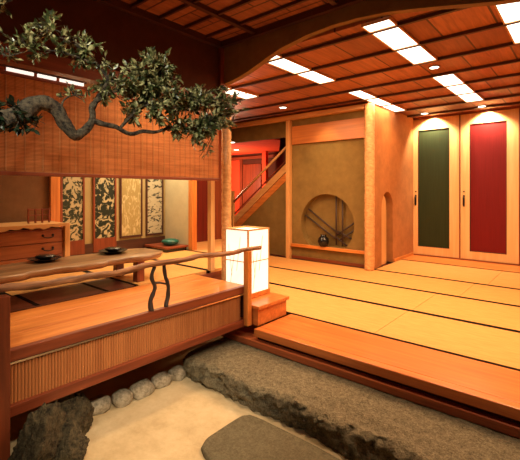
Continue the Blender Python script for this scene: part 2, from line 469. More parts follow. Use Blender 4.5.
tag(obj('stepping_stone', bm, M_step, None, True), 'flat dark grey-green stepping stone set into the sand at bottom', 'stepping stone')

# craggy rocks
RG = 'craggy rocks beside the deck'
def crag(c, r, seed, flat=-.02):
    rnd = random.Random(seed)
    pl_ = []
    for _ in range(15):
        v = Vector((rnd.uniform(-1, 1), rnd.uniform(-1, 1), rnd.uniform(-.6, 1))).normalized(); pl_.append((v, rnd.uniform(.5, .98)))
    bm = bmesh.new(); bmesh.ops.create_icosphere(bm, subdivisions=5, radius=1)
    for v in bm.verts:
        n = v.co.normalized(); k = 1.15
        for q, d in pl_:
            c_ = n.dot(q)
            if c_ > .05: k = min(k, d/c_)
        k += .10*noise.noise(n*3+Vector((seed, 0, 0)))+.07*noise.noise(n*8+Vector((0, seed, 0)))+.06*noise.noise(n*17)+.03*noise.noise(n*36)
        v.co = Vector((n.x*k*r[0], n.y*k*r[1], n.z*k*r[2]))+Vector(c)
        if v.co.z < flat: v.co.z = flat
    return bm
def rock(px, py, d, r, seed, label):
    p = at(px, py, d); p.z = r[2]*.72
    tag(obj('rock', crag(p, r, seed), M_rock, None, True), label, 'rock', RG)
rock(38, 422, 2.06, (.14, .15, .25), 21, 'largest dark craggy rock beside the left railing post')
rock(73, 412, 2.42, (.12, .14, .20), 33, 'pointed brown-lit rock between the largest rock and the cobbles')
rock(68, 455, 2.10, (.10, .11, .15), 5, 'dark blocky rock at the sand edge in front')
rock(24, 472, 1.80, (.12, .11, .18), 12, 'low dark rock at the bottom left corner of the photo')
# cobbles
cob = [(97, 404, 14.5, 8), (122, 396.5, 9.5, 7.5), (142, 388, 12.4, 8.5), (161, 379, 10.5, 7), (177.5, 372, 8, 7)]
cl = ['mottled wide cobble next to the craggy rocks', 'small round cobble second from the craggy rocks', 'large cobble in the middle of the row', 'cobble second from the granite slab', 'small cobble touching the granite slab']
for i, (px, py, w, h) in enumerate(cob):
    d = F*(EYE-.045)/(py-191)
    p = at(px, py, d); s = d/F
    o = obj('cobble', rocky((p.x, p.y, .035), (.07, w*s*.98, h*s*.95), 20+i, 3, .22, flat=-.015, freq=1.5, rot=.12*math.sin(i*2)), M_cob, None, True)
    tag(o, 'grey-tan '+cl[i], 'cobble', 'cobbles in a row under the deck')

# ------------------------------------------------------------------ upper walls and ceilings
# outer left upper wall (over the blind)
struct('wall_left', BX(-3.12, XP, -1.5, 2.9, 2.52, ZO+.02), M_brown)
struct('trim_lintel', BX(-3.10, XP+.03, -1.5, 2.9, 2.40, 2.52, bev=.004), WR['y'])
struct('trim_corner', BX(-3.03, XP+.035, 2.86, 2.93, 2.3, ZO), WR['z'])
# arch wall
edge = [(212, 90), (222, 87), (232, 84), (242, 79), (252, 73), (262, 66), (270, 60), (285, 50), (310, 37.5), (335, 28), (360, 21), (390, 15), (420, 11.5), (450, 9), (500, 5), (520, 2), (560, -8), (640, -40)]
YA = 2.90
bot = []
for px, py in edge:
    p = atY(px, py, YA+.075); bot.append((p.x, p.z))
bot[0] = (XP-.12, bot[0][1])
XE = bot[-1][0]
polyA = bot+[(XE+1.2, bot[-1][1]), (XE+1.2, ZO+.02), (XP-.12, ZO+.02)]
polyA = [(x, min(z, ZO-.01)) if i < len(bot)+1 else (x, z) for i, (x, z) in enumerate(polyA)]
bm = bmesh.new(); prism(bm, polyA, 'y', YA+.01, YA+.075)
bm.normal_update(); bmesh.ops.triangulate(bm, faces=[f for f in bm.faces if len(f.verts) > 4])
struct('wall_arch', bm, M_archp)
# outer ceiling
struct('ceiling_outer', BX(-3.12, 3, -1.5, 2.92, ZO, ZO+.06), M_ceil2)
n = 1
def trim(bm, m, smooth=False):
    global n
    o = struct('trim_%d' % n, bm, m, None, smooth); n += 1; return o
for k in range(16):
    yy = 2.65-k*.28
    trim(BX(XP, 3, yy-.012, yy+.012, ZO-.028, ZO), WD['x'])
for xx in (-2.5, -1.6, -.7, .2, 1.1, 2.0):
    trim(BX(xx-.022, xx+.022, -1.5, 2.9, ZO-.04, ZO), WD['y'])
trim(BX(XP, XP+.05, -1.5, 2.9, ZO-.06, ZO), WD['y'])
trim(BX(XP, 3, 2.85, 2.9, ZO-.06, ZO), WD['x'])
# inner ceiling
struct('ceiling', BX(-9.2, 3, 2.98, 7.6, ZC, ZC+.06), M_ceil)
for yy in (3.15, 3.69, 4.24, 4.82, 5.39, 5.96, 6.56, 7.15):
    trim(BX(-9.2 if yy < 5.7 else -2.54, 3, yy-.016, yy+.016, ZC-.03, ZC), WD['x'])
struct('ceiling_side_room', BX(XB-.1, -3.12, -1.5, 2.975, 2.75, 2.8), WR['y'])

# ceiling light cells
def ceil_light(x0, x1, y0, y1, label):
    t = thing('ceiling_light', label, 'ceiling light', ((x0+x1)/2, (y0+y1)/2, ZC-.03), 'square light panels set between the ceiling battens')
    bm = bmesh.new(); w = .012
    ringframe(bm, 'z', ZC-.026, ZC-.001, x0-w, x1+w, y0-.002, y1+.002, w, .004)
    obj('frame', bm, WL['y'], t)
    obj('diffuser', BX(x0, x1, y0, y1, ZC-.018, ZC-.002), M_diff, t)
bt = [2.965, 3.15, 3.69, 4.24, 4.82, 5.39, 5.96, 6.56]
def cells(x0, x1, idx, rowname):
    for k, i in enumerate(idx):
        where = 'nearest the arch' if k == 0 else ('farthest from the arch' if k == len(idx)-1 else ['', 'second from the arch', 'third from the arch', 'fourth from the arch', 'fifth from the arch'][k])
        ceil_light(x0, x1, bt[i]+.018, bt[i+1]-.018, 'glowing white ceiling panel '+where+' in the '+rowname)
cells(-2.585, -2.375, [0, 1, 2], 'row left of the knobbly post')
cells(-2.530, -2.35, [4, 5, 6], 'row along the arched niche wall')
cells(-1.425, -1.205, [0, 1, 2, 4, 5, 6], 'row above the green door')
cells(-.52, -.30, [0, 1, 2], 'row at the right photo edge')
cells(-3.84, -3.61, [1, 2], 'short row left of the arch')
# downlights
def downlight(x, y, z, label, w=.07, g='small recessed downlights'):
    t = thing('downlight', label, 'downlight', (x, y, z-.012), g)
    bm = bmesh.new(); lathe(bm, x, y, [(w, z), (w, z-.008), (w*.82, z-.012), (w*.8, z-.004)], 20)
    obj('rim', bm, WD['z'], t)
    bm = bmesh.new(); lathe(bm, x, y, [(w*.76, z-.003), (w*.76, z-.010), (w*.5, z-.012)], 20)
    obj('lens', bm, M_bulb, t)
downlight(-2.22, 7.1, ZC, 'small downlight above the green door')
downlight(-1.33, 7.1, ZC, 'small downlight above the red door')
downlight(-1.31, 4.52, ZC, 'small downlight between two white panels above the green door', .06)
p = atY(283, 109, 5.1); downlight(p.x, 5.1, ZC, 'small downlight near the stair end of the ceiling')

# ------------------------------------------------------------------ round window wall (tokonoma)
YK = 5.72
XK0, XK1 = -4.16, -2.56
CX, CZ, CR = -3.385, EYE-.56, .51
bm = bmesh.new()
def holed(bm, x0, x1, z0, z1, cx, cz, r, y, zcut):
    n = 96
    circ = []; outer = []
    for k in range(n):
        a = 2*PI*k/n
        dx, dz = math.cos(a), math.sin(a)
        z = max(cz+r*dz, zcut)
        circ.append((cx+r*dx, z))
        ts = []
        if dx > 1e-6: ts.append((x1-cx)/dx)
        if dx < -1e-6: ts.append((x0-cx)/dx)
        if dz > 1e-6: ts.append((z1-cz)/dz)
        if dz < -1e-6: ts.append((z0-cz)/dz)
        tt = min(ts); outer.append((cx+dx*tt, cz+dz*tt))
    A = [bm.verts.new((x, y, z)) for x, z in circ]; B = [bm.verts.new((x, y, z)) for x, z in outer]
    A2 = [bm.verts.new((x, y+.13, z)) for x, z in circ]
    for k in range(n):
        j = (k+1) % n
        bm.faces.new((A[k], A[j], B[j], B[k])); bm.faces.new((A[k], A[j], A2[j], A2[k]))
    for (x, z) in ((x0, z0), (x1, z0), (x1, z1), (x0, z1)):
        a0 = math.atan2(z-cz, x-cx) % (2*PI); k = int(a0/(2*PI/n)); j = (k+1) % n
        c = bm.verts.new((x, y, z)); bm.faces.new((B[k], B[j], c))
holed(bm, XK0, XK1, ZT, ZC, CX, CZ, CR, YK, EYE-.935)
struct('wall_round_window', bm, M_ochre)
struct('wall_round_window_back', BX(XK0, XK1, YK+.13, YK+.18, ZT, ZC), M_ochre)
t = thing('round_window_lattice', 'dark crossed bamboo bars inside the round wall opening', 'lattice', (CX, YK+.07, EYE-.93))
def bar(a, b):
    A = atY(a[0], a[1], YK+.08); B = atY(b[0], b[1], YK+.08)
    bm = bmesh.new(); tube(bm, [A, B], .015, .015, 8); obj('bar', bm, M_branch, t, True)
for a, b in [((336.3, 196), (336.3, 245)), ((342.6, 197.5), (342.6, 246)), ((308.5, 209), (340, 235)), ((305.5, 215), (336, 239)),
             ((355, 222.5), (337, 235)), ((355, 230), (340, 240)), ((338, 231), (353, 240)), ((335, 236), (347, 246))]:
    bar(a, b)
bm = bmesh.new()
p = atY(326.5, 244, YK+.07); zb = EYE-.935
lathe(bm, p.x, YK-.03, [(.05, zb), (.075, zb+.02), (.095, zb+.08), (.085, zb+.14), (.045, zb+.18), (.055, zb+.2), (.04, zb+.195)], 20)
tag(obj('flower_vase', bm, M_black, None, True), 'small black pot on the ledge inside the round opening', 'vase')
struct('trim_ledge', BX(-4.08, -2.62, YK-.06, YK+.0, EYE-.985, EYE-.935, bev=.005), W['x'])
struct('baseboard_tokonoma', BX(-4.08, -2.62, YK-.02, YK, ZT, ZT+.05), WR['x'])
# hanging lintel board
bm = bmesh.new(); box(bm, -4.07, -2.63, YK-.045, YK, EYE+.83, EYE+1.15, bev=.006)
tag(obj('lintel_board', bm, wood('lintel_wood', (.66, .24, .06), (.42, .13, .035), 'x', .35), None), 'wide orange wooden lintel board above the round opening', 'lintel board')
# thin square post and knobbly log post
tag(obj('wooden_post', BX(-4.165, -4.085, YK-.09, YK-.005, ZT, ZC-.11, bev=.004), WL['z']), 'slim square pale wood post between stairs and round window wall', 'post')
def log_post(x, y, z0, z1, r, label):
    bm = bmesh.new()
    nz = int((z1-z0)/.03); seg = 20; rings = []
    for i in range(nz+1):
        z = z0+(z1-z0)*i/nz; ring = []
        for k in range(seg):
            a = 2*PI*k/seg
            rr = r*(1+.06*math.sin(a*5+i*2.1)*math.sin(i*1.2)+.05*noise.noise(Vector((math.cos(a)*2, math.sin(a)*2, z*12))))
            ring.append(bm.verts.new((x+rr*math.cos(a), y+rr*math.sin(a), z)))
        rings.append(ring)
    for a, b in zip(rings, rings[1:]):
        for k in range(seg): bm.faces.new((a[k], a[(k+1) % seg], b[(k+1) % seg], b[k]))
    bm.faces.new(rings[0][::-1]); bm.faces.new(rings[-1])
    return tag(obj('log_post', bm, M_log, None, True), label, 'post')
log_post(-2.56, 5.60, ZT, ZC-.035, .074, 'knobbly pale log post right of the round window wall')
log_post(-3.0, 2.98, -.01, 2.36, .052, 'knobbly pale log post at the deck corner behind the paper lantern')
tag(obj('wooden_post', BX(-3.115, -3.06, 2.81, 2.865, ZD, 2.40, bev=.003), WL['z']), 'slim square post at the right end of the bamboo blind', 'post')
# top beam
tag(obj('ceiling_beam', BX(-7.2, -2.60, YK-.14, YK-.01, ZC-.105, ZC-.031, bev=.006), WL['x']), 'long pale wooden beam along the ceiling over the stairs and round window', 'beam')
struct('wall_over_stairs', BX(-9.2, -4.16, 5.83, 5.88, EYE+1.0, ZC), M_ochre)

# side wall with arched niche
XS = -2.54
prof = [(6.0, ZT), (6.0, EYE-.28)]
for k in range(1, 12):
    a = PI-PI*k/12; prof.append((6.235+.235*math.cos(a), EYE-.28+.27*math.sin(a)))
prof += [(6.47, EYE-.28), (6.47, ZT)]
bm = bmesh.new()
top = [(7.5, ZT), (7.5, ZC), (5.70, ZC), (5.70, ZT)]
prism(bm, prof+top, 'x', XS-.02, XS)
bm.normal_update(); bmesh.ops.triangulate(bm, faces=[f for f in bm.faces if len(f.verts) > 4])
# niche lining
bm2 = bm
for (a, b) in zip(prof, prof[1:]):
    vs = [bm.verts.new(q) for q in ((XS-.02, *a), (XS-.02, *b), (XS-.45, *b), (XS-.45, *a))]; bm.faces.new(vs)
struct('wall_niche', bm, M_ochre2)
struct('wall_niche_back', BX(XS-.50, XS-.45, 5.9, 6.6, ZT, EYE+.1), WD['z'])
pj = [(5.93, ZT+.01), (5.93, EYE-.33)]
for k in range(0, 11):
    a = PI-PI*k/12; pj.append((6.10+.15*math.cos(a), EYE-.28+.21*math.sin(a)))
pj += [(6.245, EYE-.33), (6.245, ZT+.01)]
bm = prism(bmesh.new(), pj, 'x', XS-.06, XS-.022); bm.normal_update(); bmesh.ops.triangulate(bm, faces=[f for f in bm.faces if len(f.verts) > 4])
trim(bm, WL['z'])
struct('baseboard_niche', BX(XS, XS+.02, 6.5, 7.42, ZT, ZT+.05), W['y'])

# door wall
YD = 7.5
struct('wall_doors', BX(-2.56, 3, YD+.02, YD+.1, ZT, ZC), M_ochre2)
struct('floor_threshold', BX(-2.53, 3, 6.83, 7.43, ZT-.04, ZT+.004), W['x'])
struct('trim_door_sill', BX(-2.54, 3, 7.43, 7.52, ZT-.04, ZT+.022), WR['x'])
struct('trim_door_head', BX(-2.54, 3, 7.45, 7.52, EYE+1.335, ZC), WR['x'])
trim(BX(-1.748, -1.733, 7.455, 7.52, ZT+.02, EYE+1.335), WR['z'])
trim(BX(-.868, -.80, 7.43, 7.52, ZT+.02, EYE+1.335), WR['z'])
trim(BX(-2.545, -2.60+.0, 7.45, 7.5, ZT+.02, EYE+1.335), WR['z'])
def door(name, x0, x1, p0, p1, pz0, pz1, pm):
    z0, z1 = ZT+.024, EYE+1.33
    bm = bmesh.new(); g = .003
    ringframe(bm, 'y', YD-.03, YD+.01, x0, x1, z0, z1, (p0-x0, x1-p1), (pz0-z0, z1-pz1))
    o = struct(name, bm, M_doorw)
    e = obj('panel', BX(p0-.005, p1+.005, YD-.012, YD-.002, pz0-.005, pz1+.005), pm, o)
    bm = bmesh.new(); w = .008
    ringframe(bm, 'y', YD-.032, YD-.012, p0, p1, pz0, pz1, w)
    obj('panel_bead', bm, WD['z'], o)
    hx = x0+.055; hz = EYE-.17
    h = obj('handle', BX(hx-.014, hx+.014, YD-.038, YD-.03, hz-.10, hz+.10, bev=.004), M_iron, o)
    bm = bmesh.new(); tube(bm, [(hx, YD-.038, hz+.06), (hx, YD-.075, hz+.055), (hx, YD-.08, hz), (hx, YD-.075, hz-.075), (hx, YD-.038, hz-.08)], .010, .010, 8, sm=3)
    obj('grip', bm, M_iron, h, True)
    bm = bmesh.new(); lathe(bm, 0, 0, [(.014, 0), (.014, .008), (.008, .012)], 14)
    bmesh.ops.rotate(bm, verts=bm.verts[:], cent=(0, 0, 0), matrix=Matrix.Rotation(PI/2, 3, 'X')); bmesh.ops.translate(bm, verts=bm.verts[:], vec=(hx, YD-.03, hz+.16))
    obj('keyhole_plate', bm, M_iron, o)
door('door_1', -2.59+.04, -1.752, -2.455, -1.91, EYE-1.03, EYE+1.13, M_green)
door('door_2', -1.730, -.875, -1.586, -1.04, EYE-1.04, EYE+1.155, M_redp)

# ------------------------------------------------------------------ stairs and red hallway
YS = 5.80
t = thing('staircase', 'pale wooden staircase with slanted handrail rising behind the paper lantern', 'staircase', (-5.3, YS, ZT))
def sz(x): return EYE-.18+.78*(x+5.15)
xa, xb = -6.2, -4.17
obj('stringer', prism(bmesh.new(), [(xa, sz(xa)), (xb, sz(xb)), (xb, sz(xb)-.15), (xa, sz(xa)-.15)], 'y', YS-.02, YS+.02), WL['x'], t)
obj('stringer', prism(bmesh.new(), [(xa, sz(xa)-.165), (xb, sz(xb)-.165), (xb, sz(xb)-.31), (xa, sz(xa)-.31)], 'y', YS-.012, YS+.02), W['x'], t)
obj('bottom_rail', prism(bmesh.new(), [(-5.6, sz(-5.6)+.05), (xb, sz(xb)+.05), (xb, sz(xb)+.075), (-5.6, sz(-5.6)+.075)], 'y', YS-.01, YS+.012), WR['x'], t)
bm = bmesh.new(); tube(bm, [(-5.62, YS-.02, EYE-.165-.07), (xb+.0, YS-.02, EYE+.81+.07)], .024, .024, 10); obj('handrail', bm, WL['x'], t, True)
obj('newel_post', BX(-5.66, -5.60, YS-.05, YS+.01, ZT, EYE+.0, bev=.004), WL['z'], t)
for k in range(9):
    x = xa+.1+k*.23; z = sz(x)-.16
    if x < -5.75: continue
    obj('tread', BX(x-.02, x+.26, YS+.02, YS+.78, z-.03, z, bev=.003), WR['y'], t)
struct('wall_under_stairs', prism(bmesh.new(), [(-5.45, ZT), (-4.16, ZT), (-4.16, sz(-4.16)-.30), (-5.45, sz(-5.45)-.30)], 'y', YS+.0, YS+.018), M_ochre)
struct('wall_stairwell_side', BX(-4.15, -4.10, 5.92, 8.0, ZT, ZC), M_brown)
YR = 7.85
struct('wall_hallway_back', BX(-9.2, -4.1, YR, YR+.08, ZT, ZC), M_brown)
trim(BX(-9.2, -7.36, YR-.02, YR, ZT, EYE+.85), M_red)
trim(BX(-9.2, -6.0, YR-.05, YR, EYE+.86, EYE+.93), WR['x'])
trim(BX(-7.36, -7.26, YR-.04, YR, ZT, EYE+.86), WR['z'])
struct('door_3', BX(-7.24, -6.60, YR-.03, YR-.001, ZT, EYE+.72, bev=.004), WR['z'])
trim(BX(-6.29, -6.17, YR-.35, YR-.25, ZT, EYE+.99), M_red)
bm = bmesh.new()
poly = [(-9.2, 5.9), (-4.85, 5.9), (-4.70, 5.95), (-4.66, 6.12), (-6.02, YR), (-9.2, YR)]
prism(bm, poly, 'z', EYE+1.0, EYE+1.12)
struct('ceiling_hallway', bm, M_red)
for (px, py), lb in (((232, 142), 'near oval downlight in the red hallway ceiling'), ((236.5, 149.5), 'far oval downlight in the red hallway ceiling')):
    p = at(px, py, F*1.0/(191-py)); downlight(p.x, p.y, EYE+1.0, lb, .08)
struct('wall_far_left', BX(-9.2, -9.1, 4.8, 8, ZT, ZC), M_red)

# ------------------------------------------------------------------ side room
struct('wall_back', BX(XB-.08, XB, 2.06, 4.12, ZD-.1, ZC), M_olive)
struct('wall_back_left', BX(XB-.08, XB, -1.5, 1.95, ZD-.1, ZC), plaster('brown_screen_plaster', (.20, .10, .045)))
struct('wall_pale', BX(XB, -4.42, 3.64, 3.70, ZD, ZC), M_pale)
struct('wall_back_passage', BX(XB-.08, XB, 4.12, 4.9, ZD-.1, ZC), WR['z'])
struct('door_4', BX(XB, XB+.03, 4.17, 4.62, ZD, ZD+1.75, bev=.004), M_dred)
trim(BX(-4.42, -4.34, 3.62, 3.71, ZD, ZC), W['z'])
trim(BX(XB-.05, XB+.05, 1.95, 2.06, ZD, ZC), W['z'])
trim(BX(XB, XB+.02, 2.08, 3.62, ZD, ZD+.16), WD['y'])
trim(BX(-3.2, -3.12, -1.5, 3.0, 2.5, 2.75), WR['y'])
pan = [(2.075, 2.375), (2.49, 2.815), (2.875, 3.225), (3.29, 3.59)]
pl = ['leftmost painted panel, dense dark ink leaves on cream paper', 'second painted panel, black thicket in ink on cream paper', 'third painted panel, pale reeds on gold ground', 'rightmost painted panel, ink rocks and grasses beside the pale wall']
for i, (a, b) in enumerate(pan):
    z0, z1 = ZD+.19, 2.35
    t = thing('painted_panel', pl[i], 'painting', (XB, (a+b)/2, z0), 'painted panels on the back wall')
    obj('paper', BX(XB+.004, XB+.016, a+.02, b-.02, z0+.03, z1-.03), INK[i], t)
    bm = bmesh.new(); w = .022
    fm = WR if i < 2 else WD
    dz = .15 if i < 2 else 0
    ringframe(bm, 'x', XB+.002, XB+.026, a, b, z0-dz, z1, w, (dz+.03, .03))
    obj('frame', bm, fm['z'], t)
# low ledge board and teal bowl
t = thing('display_board', 'low black-edged display board at the foot of the pale wall', 'board', (-4.65, 3.42, ZD))
obj('top', BX(-4.95, -4.42, 3.24, 3.62, ZD+.045, ZD+.07, bev=.003), WR['y'], t)
obj('base', BX(-4.93, -4.44, 3.26, 3.60, ZD+.002, ZD+.045), M_black, t)
bm = bmesh.new(); lathe(bm, -4.62, 3.45, [(.05, ZD+.071), (.10, ZD+.085), (.125, ZD+.12), (.115, ZD+.145), (.06, ZD+.16), (.02, ZD+.165)], 24)
tag(obj('lidded_bowl', bm, M_teal, None, True), 'rounded dark teal bowl on the low board by the pale wall', 'bowl')

# chest of drawers
CXF, cy0, cy1 = -4.40, .35, 1.87
M_chest = wood('chest_wood', (.46, .16, .055), (.26, .07, .025), 'y', .4)
t = thing('chest_of_drawers', 'wooden chest of drawers with scalloped top edge against the brown wall', 'chest', (-4.65, 1.1, ZD))
obj('carcass', BX(-4.92, CXF-.02, cy0, cy1, ZD+.002, ZD+.45, bev=.003), M_chest, t)
bm = bmesh.new()
pts = [(cy0-.03, ZD+.50), (cy1+.02, ZD+.50)]
k = 40
for i in range(k+1):
    yy = cy1+.02-(cy1-cy0+.05)*i/k; pts.append((yy, ZD+.462+.010*math.sin(i*1.9)+.006*math.sin(i*.7)))
prism(bm, pts, 'x', -4.92, CXF+.03)
bm.normal_update(); bmesh.ops.triangulate(bm, faces=[f for f in bm.faces if len(f.verts) > 4])
obj('top_board', bm, WL['y'], t)
obj('corner_stile', BX(CXF-.03, CXF+.025, cy1+.001, cy1+.055, ZD+.002, ZD+.50, bev=.003), WL['z'], t)
for c in range(2):
    for r in range(3):
        a = cy0+.02+c*.75; z = ZD+.03+r*.137
        dr = obj('drawer', BX(CXF-.02, CXF, a, a+.73, z, z+.128, bev=.004), M_chest, t)
        for s in ((.5,) if c == 1 else (.5,)):
            ym = a+.73*.80 if c else a+.4
            bm = bmesh.new()
            tube(bm, [(CXF, ym-.05, z+.075), (CXF+.02, ym-.045, z+.06), (CXF+.024, ym, z+.050), (CXF+.02, ym+.045, z+.06), (CXF, ym+.05, z+.075)], .006, .006, 6, sm=3)
            tube(bm, [(CXF, ym-.05, z+.075), (CXF+.006, ym-.05, z+.075)], .014, .012, 10); tube(bm, [(CXF, ym+.05, z+.075), (CXF+.006, ym+.05, z+.075)], .014, .012, 10)
            obj('handle', bm, M_iron, dr, True)
# little beaded stand on the chest
t = thing('beaded_stand', 'small red fretwork stand at the right end of the chest top', 'ornament', (-4.6, 1.72, ZD+.50))
for k in range(4):
    obj('upright', BX(-4.62, -4.60, 1.58+k*.07, 1.594+k*.07, ZD+.501, ZD+.66), WR['z'], t)
for z in (.52, .58, .64): obj('rail', BX(-4.618, -4.602, 1.575, 1.81, ZD+z, ZD+z+.012), WR['y'], t)

# slab table
t = thing('slab_table', 'long low table with irregular live-edge wooden slab top behind the railing', 'table', (-3.42, 1.4, ZD))
ty0, ty1 = .15, 2.36
zt = EYE-.60
front = []; back = []
for i in range(26):
    yy = ty0+(ty1-ty0)*i/25
    taper = 1-.35*max(0, (i-20)/5)**2
    front.append((-3.42+.27*taper+.03*math.sin(i*.9)+.018*math.sin(i*2.7), yy))
    back.append((-3.42-.25*taper+.02*math.sin(i*.7+1)+.012*math.sin(i*2.1), yy))
poly = front+back[::-1]
cxx = -3.42
bm = bmesh.new(); rings = []
for sc, z in ((.9, zt-.055), (.97, zt-.04), (1, zt-.015), (.985, zt-.002), (.96, zt)):
    rings.append([bm.verts.new((cxx+(x-cxx)*sc, 1.25+(y-1.25)*(1-(1-sc)*.25), z)) for x, y in poly])
for a, b in zip(rings, rings[1:]):
    m_ = len(a)
    for k in range(m_): bm.faces.new((a[k], a[(k+1) % m_], b[(k+1) % m_], b[k]))
f1 = bm.faces.new(rings[-1]); f2 = bm.faces.new(rings[0][::-1])
bm.normal_update(); bmesh.ops.triangulate(bm, faces=[f1, f2])
obj('tabletop', bm, wood('slab_wood', (.46, .27, .13), (.13, .055, .025), 'y', .3, .75), t, True)
for (x, y) in ((-3.24, 2.06), (-3.60, 2.06), (-3.24, .55), (-3.60, .55)):
    obj('leg', BX(x-.035, x+.035, y-.04, y+.04, ZD+.002, zt-.05, bev=.004), WR['z'], t)
# dishes on the table
def dish(px, py, label, w=.13):
    p = at(px, py, F*.60/(py-191)); x, y = p.x, p.y
    t = thing('lacquer_dish', label, 'dish', (x, y, zt))
    bm = bmesh.new(); lathe(bm, x, y, [(w*.6, zt+.001), (w*.65, zt+.008), (w, zt+.024), (w*1.02, zt+.028), (w*.96, zt+.026), (w*.6, zt+.014)], 28); obj('plate', bm, M_black, t, True)
    bm = bmesh.new(); lathe(bm, x, y, [(w*.3, zt+.015), (w*.55, zt+.03), (w*.6, zt+.045), (w*.5, zt+.052), (w*.2, zt+.055)], 24); obj('lid', bm, M_black, t, True)
dish(45, 261, 'round black dish on the left part of the slab table')
dish(113, 253, 'round black dish on the right part of the slab table')

# ------------------------------------------------------------------ bamboo blind
t = thing('bamboo_blind', 'wide woven split-bamboo blind hanging over the side room opening', 'blind', (-2.97, 1, EYE+.11))
obj('slats', BX(-2.975, -2.967, -1.4, 2.83, EYE+.13, EYE+.79), M_blind, t)
obj('bottom_bar', BX(-2.985, -2.957, -1.4, 2.835, EYE+.105, EYE+.132, bev=.004), WR['y'], t)
obj('top_bar', BX(-2.985, -2.957, -1.4, 2.835, EYE+.775, EYE+.80, bev=.004), WR['y'], t)
yy = -1.3
while yy < 2.8:
    obj('cord', tube(bmesh.new(), [(-2.964, yy, EYE+.14), (-2.964, yy, EYE+.775)], .0013, .0013, 5), WL['z'], t); yy += .115
# row of white segments given a glow above the blind
for k, (a, b) in enumerate(((.87, 1.02), (1.04, 1.14), (1.165, 1.25))):
    pass
t = thing('glow_strip', 'thin white glowing strip along the top of the bamboo blind', 'strip light', (-2.955, .9, EYE+.80))
obj('strip_back', BX(-2.962, -2.948, -1.2, 1.42, EYE+.822, EYE+.836), WD['y'], t)
for a, b in ((.2, .84), (.885, 1.05), (1.075, 1.20), (1.225, 1.40)):
    obj('tube', BX(-2.960, -2.948, a, b, EYE+.800, EYE+.821), mat('strip_glow', (.9, .9, .85), .5, emit=(1, .92, .82), estr=1.0), t)

# ------------------------------------------------------------------ paper lantern
lx0, lx1, ly0, ly1, lz0, lz1 = -2.76, -2.45, 2.72, 3.035, .511, EYE-.365
t = thing('paper_lantern', 'tall square glowing white paper floor lantern standing on the box step', 'lantern', ((lx0+lx1)/2, (ly0+ly1)/2, lz0))
b = .014
obj('base', BX(lx0-.006, lx1+.006, ly0-.006, ly1+.006, lz0, lz0+.045, bev=.004), W['x'], t)
for x in (lx0, lx1-b):
    for y in (ly0, ly1-b): obj('corner_post', BX(x, x+b, y, y+b, lz0+.045, lz1), WL['z'], t)
obj('paper_shade', BX(lx0+.004, lx1-.004, ly0+.004, ly1-.004, lz0+.046, lz1-.016), M_paper, t)
for z in (lz1-.014, lz0+.34):
    h = .014 if z > 1.1 else .008
    obj('frame_rail', ringframe(bmesh.new(), 'z', z, z+h, lx0-.001, lx1+.001, ly0-.001, ly1+.001, b*.7), WL['x'], t)
for (a, c, z0_, z1_) in ((.07, .13, .08, .42), (.16, .21, .25, .58), (.10, .05, .2, .5)):
    obj('grass_blade', tube(bmesh.new(), [(lx1+.0005, ly0+a, lz0+z0_), (lx1+.0005, ly0+c, lz0+z1_)], .0022, .0022, 5), WL['z'], t)
    obj('grass_blade', tube(bmesh.new(), [(lx0+a, ly0-.0005, lz0+z0_), (lx0+c, ly0-.0005, lz0+z1_)], .0022, .0022, 5), WL['z'], t)

# ------------------------------------------------------------------ tree
t = thing('garden_tree', 'gnarled evergreen tree branch with glossy leaves reaching across the upper left', 'tree', (-1.95, .25, 0))
def D(px): return 1.74+(px)*.0028
def T(px, py, dd=0): return at(px, py, D(px)+dd)
trunk = [(-1.95, .25, -.02), (-1.98, .22, .5), (-1.93, .26, 1.0), (-2.0, .33, 1.45), T(-30, 128), T(-5, 122), T(18, 116), T(33, 105), T(47, 103), T(58, 111), T(67, 127), T(75, 136), T(84, 131), T(92, 122)]
bm = bmesh.new(); tube(bm, trunk, .065, .017, 12, wob=.5, sm=5); obj('trunk', bm, M_bark, t, True)
br = [([T(75, 136), T(88, 127), T(93, 116), T(92, 106), T(100, 99), T(112, 92)], .020, .009),
      ([T(92, 120), T(103, 124), T(116, 127), T(130, 134), T(143, 131), T(156, 132), T(175, 127), T(198, 128), T(215, 120)], .016, .005),
      ([T(93, 108), T(100, 93), T(108, 80), T(98, 66), T(84, 50), T(70, 38), T(52, 28)], .012, .004),
      ([T(112, 92), T(128, 88), T(145, 80), T(160, 72)], .010, .004),
      ([T(120, 128), T(133, 115), T(150, 104), T(172, 98), T(190, 100)], .009, .003),
      ([T(60, 112), T(64, 100), T(75, 95), T(86, 96)], .006, .003),
      ([T(98, 66), T(80, 58), T(60, 52), T(35, 50), T(10, 56)], .006, .003),
      ([T(84, 50), T(62, 38), T(42, 34), T(20, 44)], .005, .002),
      ([T(-30, 128), T(-10, 112), T(15, 112), T(35, 120)], .012, .005),
      ([T(-40, 60), T(-15, 20), T(0, 5), T(12, 0)], .010, .004),
      ([T(-30, 128), T(-40, 90), T(-40, 60)], .02, .010)]
for p, a, b in br:
    bm = bmesh.new(); tube(bm, p, a, b, 8, wob=.4, sm=4); obj('branch', bm, M_bark, t, True)
def leaf(bm, p, d, nrm, ln, wd):
    d = d.normalized(); s = d.cross(nrm).normalized(); u = s.cross(d).normalized()
    cup = .12*ln
    pts = [p, p+d*ln*.3+s*wd*.42+u*cup*.4, p+d*ln*.62+s*wd*.45+u*cup*.3, p+d*ln-u*cup*.6, p+d*ln*.62-s*wd*.45+u*cup*.3, p+d*ln*.3-s*wd*.42+u*cup*.4, p+d*ln*.3-u*cup*.1, p+d*ln*.62-u*cup*.15]
    v = [bm.verts.new(q) for q in pts]
    for f_ in ((0, 1, 6), (1, 2, 7, 6), (2, 3, 7), (3, 4, 7), (4, 5, 6, 7), (5, 0, 6)): bm.faces.new([v[i] for i in f_])
